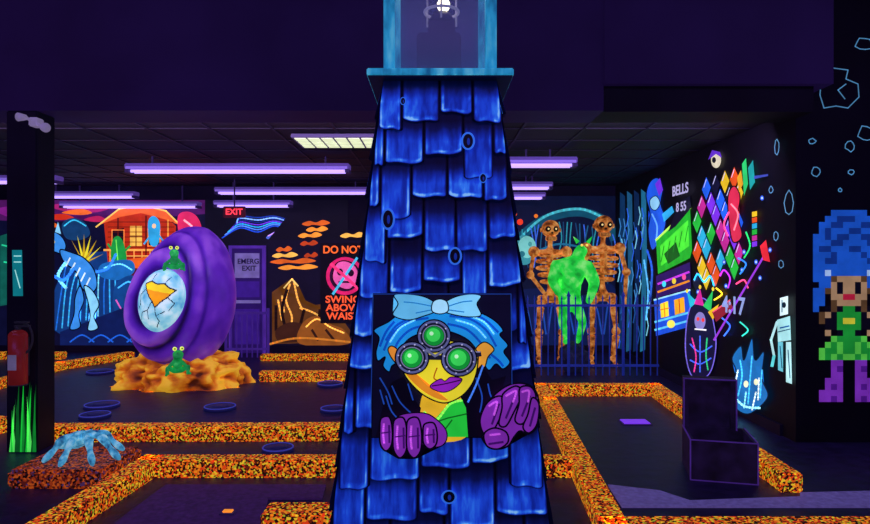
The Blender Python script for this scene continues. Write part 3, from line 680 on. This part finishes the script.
mu.done('wall_mural_western_night')
m2=Flat(BACK,.003,ST,.85)
m2.p([(490,196),(616,196),(616,350),(490,350)],'#071030')
m2.l([(505,262),(522,236),(548,218),(580,212),(606,222),(614,238)],9,'#16506a',sm=True).l([(507,258),(524,234),(548,215),(580,209),(606,219)],2.5,'#4ab4c0',sm=True)
for i in range(26):
    x=510+i*4.1; y=228-12*math.sin(i/25*math.pi); m2.l([(x,y+6),(x+random.uniform(-4,4),y+20+random.uniform(0,12)),(x+random.uniform(-3,3),y+38+random.uniform(0,24))],1.2,random.choice(['#1c5a80','#2a90a0','#14406a','#3a6ad0']),sm=True)
m2.c(524,250,12,15,'#3a94a0').c(527,247,9,11,'#7ad0c8').c(522,254,3,3,'#2a7888').c(530,244,2,2.4,'#4aa0a0')
m2.l([(540,250),(560,244),(590,250),(612,262)],2,'#1f6a90',sm=True).p([(500,300),(540,288),(580,296),(614,286),(614,350),(500,350)],'#0b1a4c',True)
m2.c(520,222,3,3,'#ff4020').c(536,216,2,2,'#ff8020').c(515,214,2,2,'#ff6020')
for i in range(8): m2.l([(506+i*14,334),(512+i*14,304+random.uniform(-8,8)),(518+i*14,334)],1.6,'#1f4aa8',sm=True)
m2.done('wall_mural_moonlit_arch')
de=empty('emergency_exit_door')
DX0=(231-CX)/F*BY; DX1=(267-CX)/F*BY
b=MB().m(paint('#2c1466',.6,.2)).box(DX0+.05,DX1-.05,BY-.11,BY-.06,.0,1.78)
b.m(paint('#5a30b0',.55)).box(DX0,DX0+.05,BY-.13,BY-.06,0,1.83).box(DX1-.05,DX1,BY-.13,BY-.06,0,1.83).box(DX0+.05,DX1-.05,BY-.13,BY-.06,1.78,1.83)
b.m(paint('#8a7ac8',.5)).box(DX0+.08,DX1-.08,BY-.15,BY-.11,.85,.9).box(DX0+.10,DX1-.10,BY-.116,BY-.11,1.28,1.70)
b.m(paint('#43209a',.5)).box(DX0+.1,DX1-.1,BY-.116,BY-.11,.15,.75).box(DX0+.1,DX1-.1,BY-.116,BY-.11,.95,1.22)
b.done('door_1_panel',de)
text('EMERG.\nEXIT',249,265,5,BACK,'#160838',de,off=.12)
b=MB().m(paint('#4a2a9a',.45,.2)); yy=10.4; xa=(226-CX)/F*yy; xb=(268-CX)/F*yy
for i in range(9): 
    x=xa+(xb-xa)*i/8; b.cyl((x,yy,0),(x,yy,.72),.012,seg=6)
b.box(xa-.02,xb+.02,yy-.02,yy+.02,.70,.74).box(xa,xb,yy-.015,yy+.015,.12,.15)
for x in (xa,xb): b.cyl((x,yy,0),(x,yy,.8),.025,seg=8)
b.done('safety_railing')
ex=empty('exit_sign')
Y_=10.0; X=(234-CX)/F*Y_; Z=CH-(212-CY)/F*Y_
b=MB().m(paint('#400c1c',.7,0)).box(X-.17,X+.17,Y_,Y_+.05,Z-.09,Z+.09,bev=.008).m(endm).box(X-.01,X+.01,Y_+.02,Y_+.03,Z+.09,CZ-.012); b.done('sign_case',ex)
text('EXIT',234,212,6,((0,Y_,0),(0,-1,0)),'#ff3a4a',ex,off=.004,s=1.6)
po=empty('club_rule_poster')
PP=((0,BY-.06,0),(0,-1,0))
b=MB().m(paint('#0a0618',.3)); p0=unp(321,243,BACK); p1=unp(368,323,BACK); b.box(p0.x,p1.x,BY-.06,BY-.045,p1.z,p0.z,bev=.004); b.done('poster_board',po)
pf=Flat(PP,.002,.0006,.95)
pf.c(345,276,19,19,'#e0206a').c(345,276,15.5,15.5,'#2a0c30').po([(333,272),(337,263),(346,261),(356,267),(358,278),(350,289),(339,287),(333,280)],'#f060b0','#300418').c(340,272,3,3.5,'#200420').c(351,273,3,3.5,'#200420').l([(339,282),(351,282)],2,'#200420')
pf.l([(333,294),(357,258)],2.5,'#4ac8f0').l([(331,264),(359,289)],3,'#ff3a80').done('poster_art',po)
text('DO NOT',343,250,7.5,PP,'#ff6a28',po,off=.014,s=1.1,sx=.95); text('SWING\nABOVE\nWAIST',343,308,7,PP,'#ff5a30',po,off=.014,s=1.1,sx=1.1,sp=.85)
# ---------------------------------------------------------------- RIGHT WALL MURAL
rw=Flat(RIGHT,.003,ST,1.05)
RR=(math.pi/2,0,-math.pi/2)
for i,x in enumerate([620,627,634,641]):
    rw.p([(x,192-i),(x+5,196-i),(x+6,260),(x+4,350),(x-1,352),(x+1,270)],['#0c2c54','#1a5078','#0a2048','#1c6488'][i])
for i in range(44):
    x=618+random.uniform(0,32); y=random.uniform(196,335); rw.l([(x,y),(x+1.5,y+8),(x-.5,y+18)],.9,random.choice(['#7ac8e0','#3a80c0','#1c4a90','#2a60e0']))
rw.po([(646,196),(650,182),(658,178),(663,188),(661,204),(666,222),(660,240),(652,250),(648,232),(650,214)],'#1f58e0','#040820')
rw.po([(650,200),(656,196),(660,203),(656,210),(651,208)],'#8ac8f0','#040820',.8)
rw.p([(655,184),(660,178),(663,190),(659,196)],'#7030e0').p([(662,214),(672,206),(674,212),(664,222)],'#30b0f0')
rw.l([(652,214),(657,226),(656,242)],1.5,'#6ab0ff',sm=True).l([(647,250),(652,270),(650,300)],2,'#2a60d0',sm=True).l([(644,260),(648,290),(646,320)],1.5,'#60c0ff',sm=True)
rw.p([(656,240),(690,208),(692,250),(690,258),(658,274)],'#1fae2c').p([(660,246),(688,220),(689,246),(661,266)],'#4cf03a').l([(656,240),(690,208)],2,'#c0ff60').p([(664,254),(676,242),(680,256),(668,264)],'#0c5a1c')
for i in range(5): rw.l([(661+i*6,262-i*5),(664+i*6,246-i*5)],.8,'#0f7a20')
rw.p([(668,232),(674,216),(682,200),(690,196),(691,208),(676,226)],'#0a0a24')
rw.p([(654,300),(690,290),(692,326),(656,336)],'#1b50d8').p([(660,304),(668,301),(669,316),(661,318)],'#ffe030').p([(674,300),(684,297),(685,312),(675,315)],'#ffb020').l([(655,322),(691,312)],2,'#60d0ff').l([(655,330),(691,320)],2,'#60d0ff').c(671,324,4,4,'#f8f060')
rw.l([(664,303),(665,317)],1,'#e07010').l([(660,310),(669,308)],1,'#e07010').l([(679,299),(680,313)],1,'#c04010').l([(654,300),(690,290)],1.5,'#a0e8ff')
rw.p([(656,276),(690,262),(691,288),(656,298)],'#2a1060').l([(658,284),(689,272)],2,'#d03af0').l([(658,292),(689,281)],2,'#f09020').c(664,284,2,3,'#40e0ff').c(674,281,2,3,'#ffe040').c(684,277,2,3,'#ff50a0')
cols=['#7a30e0','#e8c020','#22b83a','#2060e8','#e05018','#c02890','#101030','#28b0d8']
for c_ in range(5):
    for r_ in range(7):
        x=697+c_*9.3+(4.6 if r_%2 else 0); y=192+r_*15-(c_*3.4); w=4.4; hh=11.5
        if (c_*5+r_*3)%11==0: continue
        rw.p([(x,y-hh),(x+w,y-1),(x,y+hh),(x-w,y+1)],cols[(c_*3+r_*5)%8]).l([(x-w*.6,y-1),(x,y-hh*.8)],.6,'#d0d0ff')
rw.c(716,160,5,8,'#d8d0b0').c(714,160,2,3,'#101020').p([(708,160),(712,150),(720,152),(722,158),(716,154)],'#6030c0')
rw.po([(728,196),(734,186),(740,196),(738,216),(742,236),(733,242),(729,222)],'#d02a4a','#10040c').l([(731,204),(738,214),(734,230)],1.6,'#ff90a0',sm=True).l([(729,212),(724,224),(728,236)],1.6,'#ff60a0',sm=True)
rw.p([(742,164),(746,158),(748,184),(744,196)],'#28c060').p([(748,168),(753,160),(755,182),(750,190)],'#1a9a90').p([(754,176),(768,174),(768,176),(754,179)],'#3a48a0').p([(737,178),(741,170),(743,184),(739,192)],'#e0a020')
for i in range(6): rw.p([(752,212+i*6),(757,211+i*6),(757,216+i*6),(752,217+i*6)],cols[(i*3+1)%8])
for x,y in [(724,262),(744,252),(762,198),(770,250),(760,278),(698,292),(726,286),(742,270),(756,262)]: rw.c(x,y,1.8,2.5,'#3060e0').c(x,y,.9,1.2,'#c0e0ff')
for q,c_ in [([(694,280),(698,274),(704,282),(710,276),(714,286)],'#40d0ff'),([(720,276),(724,270),(730,278),(728,288)],'#d040f0'),([(746,232),(750,246),(744,258)],'#30e080'),([(716,288),(722,294),(714,300)],'#ffe040'),([(736,284),(744,280),(748,288)],'#ff60a0'),([(738,258),(746,264),(740,274)],'#40a0ff'),([(722,318),(730,326),(724,336)],'#5090ff'),([(740,322),(748,330),(742,336)],'#40d0c0')]: rw.l(q,1.5,c_,sm=True)
rw.po([(686,330),(690,308),(698,298),(708,302),(713,320),(716,344),(712,368),(704,378),(692,376),(686,356)],'#141038','#7a6ad8',1.1)
rw.p([(690,308),(687,292),(697,302)],'#28c0d8').p([(694,304),(700,288),(704,306)],'#e02aa0').p([(703,306),(713,290),(711,312)],'#28c860').p([(708,312),(719,304),(713,320)],'#f0c020').c(687,291,1.3,2,'#ffe040').c(700,287,1.3,2,'#ffe040').c(713,289,1.3,2,'#ffe040')
rw.c(700,321,5.5,9,'#8a80c8').c(698,319,1.5,2,'#ff4040').c(703,320,1.5,2,'#ff4040').l([(695,329),(706,330)],1.4,'#ffffff')
for q,c_ in [([(690,344),(700,352),(712,346)],'#4a70f0'),([(690,360),(700,364),(711,358)],'#4a70f0'),([(700,336),(700,372)],'#4a70f0'),([(692,338),(696,356),(694,372)],'#e040a0'),([(707,338),(706,356),(708,370)],'#30c080')]: rw.l(q,1.3,c_,sm=True)
rw.l([(714,340),(764,256)],2,'#9a3ad8').p([(760,246),(766,240),(770,262),(763,260)],'#f02a3a').p([(712,312),(730,300),(733,308),(716,322)],'#8a1a30').l([(713,312),(730,300)],1.2,'#ff5a70')
rw.po([(730,392),(736,372),(732,358),(741,346),(744,360),(752,338),(755,360),(764,352),(762,378),(768,396),(756,410),(746,414),(736,408)],'#1a70b8','#04142c')
for q in [[(738,396),(742,376),(740,360)],[(748,404),(750,380),(752,356)],[(758,400),(759,378)],[(734,390),(738,370)],[(744,408),(746,392)],[(760,398),(762,370)],[(752,410),(756,392)]]: rw.l(q,1.4,random.choice(['#9af0f8','#e8ffff','#50d0ff']),sm=True)
rw.c(746,384,2.4,3.4,'#f8ffd0').c(756,382,2.2,3.2,'#f8ffd0').l([(732,394),(744,406),(760,408)],2,'#b0f8ff',sm=True)
rw.p([(777,320),(790,316),(791,340),(778,342)],'#a8e8e8').p([(780,298),(788,296),(788,314),(780,316)],'#e0ffff').p([(778,342),(783,342),(783,372),(778,370)],'#68c8d8').p([(786,342),(791,342),(792,384),(786,382)],'#b8f0f0').l([(777,322),(771,340),(774,356)],2.4,'#b8f0f0').c(784,305,2,3,'#102030').l([(780,328),(789,326)],1.5,'#2060a0').l([(774,356),(772,366)],3,'#60e0e0')
for q in [[(778,332),(790,329)],[(780,346),(782,368)],[(788,350),(790,378)],[(782,300),(782,312)]]: rw.l(q,1,'#104868')
def rock(fl_,x,y,a,b_,n=8,w=1.1,col='#8ad0e8',sd=0):
    rr=random.Random(sd+int(x)); P=[(x+a*math.cos(2*math.pi*i/n)*rr.uniform(.7,1.1),y+b_*math.sin(2*math.pi*i/n)*rr.uniform(.7,1.1)) for i in range(n)]
    fl_.l(P,w,col,True)
for x,y,a,b_ in [(777,147,2.5,8),(789,203,5,14),(771,190,2,4),(776,236,2.5,5),(781,264,3,4)]: rock(rw,x,y,a,b_,w=.8,col='#5a90b8')
rw.done('wall_mural_arcade_characters')
e2=empty('mural_lettering')
text('BELLS',680,190,10,RIGHT,'#c0b8e8',e2,rot=RR,off=.05,sx=1.2); text('8 55',681,207,9,RIGHT,'#c0b8e8',e2,rot=RR,off=.05,sx=1.2); text('4:17',733,306,17,RIGHT,'#9ab0e8',e2,rot=RR,off=.06,sx=1.2)
# ---------------------------------------------------------------- FRONT-RIGHT WALL
fr=Flat(FRONT,.002,ST,.6)
A='#5a9cc4'
fr.l([(821,82),(833,68),(848,70),(846,79),(858,84),(859,97),(848,108),(836,106),(824,108),(820,95)],1.1,A,True)
fr.l([(846,84),(838,90),(845,99)],1.1,A)
for x,y,a,b_ in [(864,44,9,7),(866,134,8,9),(850,146,5,6),(816,172,5,5),(812,141,4,3),(851,172,3,3),(840,190,2,2)]: rock(fr,x,y,a,b_,9,1.0,A,3)
spr=["...bbbbbb...","..bbBBBbbbb.",".bbBBbbbBBbb",".bBbbbBBbbbb","bbBbBBbbBBbb","bbbBBbbbbBbb","bBBbbbBBbbBb","bbbBbbbbBbbb","bbBBbbbbbBBb","bbbbbbbbbbbb",
"bbwbbbbbbwbb","bbbnffffnbb.",".bbfkffkfbb.","bbnfkffkfnb.","bb.ffrrff.bb","bb.nffffn..b","b.knkGGknk..",".nfkGGGGkfn.",".nkkGyyGkkn.","..kkGGGGkk..","..f.kGGk.f..",
"...gGGGGg...","..gGgGGgGg..",".gGGgGGgGGg.",".gGgGggGgGg.","...pp..pp...","...pq..pq...","...pp..pp...","..ppp..ppp..","..pqp..pqp..",".pppp..pppp.",".ppqp..pqpp."]
cm_={'b':'#1a58c8','B':'#103488','w':'#a8c8f0','f':'#b08c68','n':'#5a4028','k':'#0a0818','r':'#c02040','G':'#1a9434','g':'#56cc48','y':'#d8d038','p':'#7a30b4','q':'#501888'}
fr.done('asteroid_outlines')
px=Flat(FRONT,.004,0,.7)
for r_,row in enumerate(spr):
    for c_,ch in enumerate(row):
        if ch!='.':
            x=813+c_*6; y=210+r_*6; px.face([(x,y),(x+6,y),(x+6,y+6),(x,y+6)],cm_[ch])
px.done('pixel_art_girl')
# ---------------------------------------------------------------- LIGHTS
def area(name,loc,size,sy,col,e,rot=(0,0,0)):
    l=bpy.data.lights.new(name,'AREA'); l.shape='RECTANGLE'; l.size=size; l.size_y=sy; l.color=col; l.energy=e
    o=bpy.data.objects.new(name,l); o.location=loc; o.rotation_euler=rot; link(o)
area('blacklight_front',(0,.6,4.1),5,2,(.38,.18,1),60,(math.radians(20),0,0))
area('blacklight_side',(-4.5,2.5,4.1),3,2,(.40,.15,1),40,(math.radians(15),0,0))
area('blacklight_right',(3.8,2.5,4.1),2,2,(.38,.2,1),28,(math.radians(15),0,0))
area('rear_fill',(-2.8,FY+.35,CZ-.05),6,.3,(.65,.40,1),58,(math.radians(55),0,0))  # extra unseen fill lamp, added behind the bulkhead to brighten the rear props
area('rear_right_fill',(1.9,FY+.35,CZ-.05),2,.3,(.55,.38,1),20,(math.radians(55),0,0))  # second added fill, tinted with some green to bring out the statues
w=bpy.data.worlds.new('dim_room'); sc.world=w; w.use_nodes=True; w.node_tree.nodes['Background'].inputs[0].default_value=(.05,.03,.16,1); w.node_tree.nodes['Background'].inputs[1].default_value=.2
cam=bpy.data.cameras.new('cam'); cam.sensor_width=36; cam.lens=36*F/870; co_=bpy.data.objects.new('camera',cam); co_.location=(0,0,CH); co_.rotation_euler=(math.pi/2,0,0); link(co_); sc.camera=co_
cam.clip_end=60
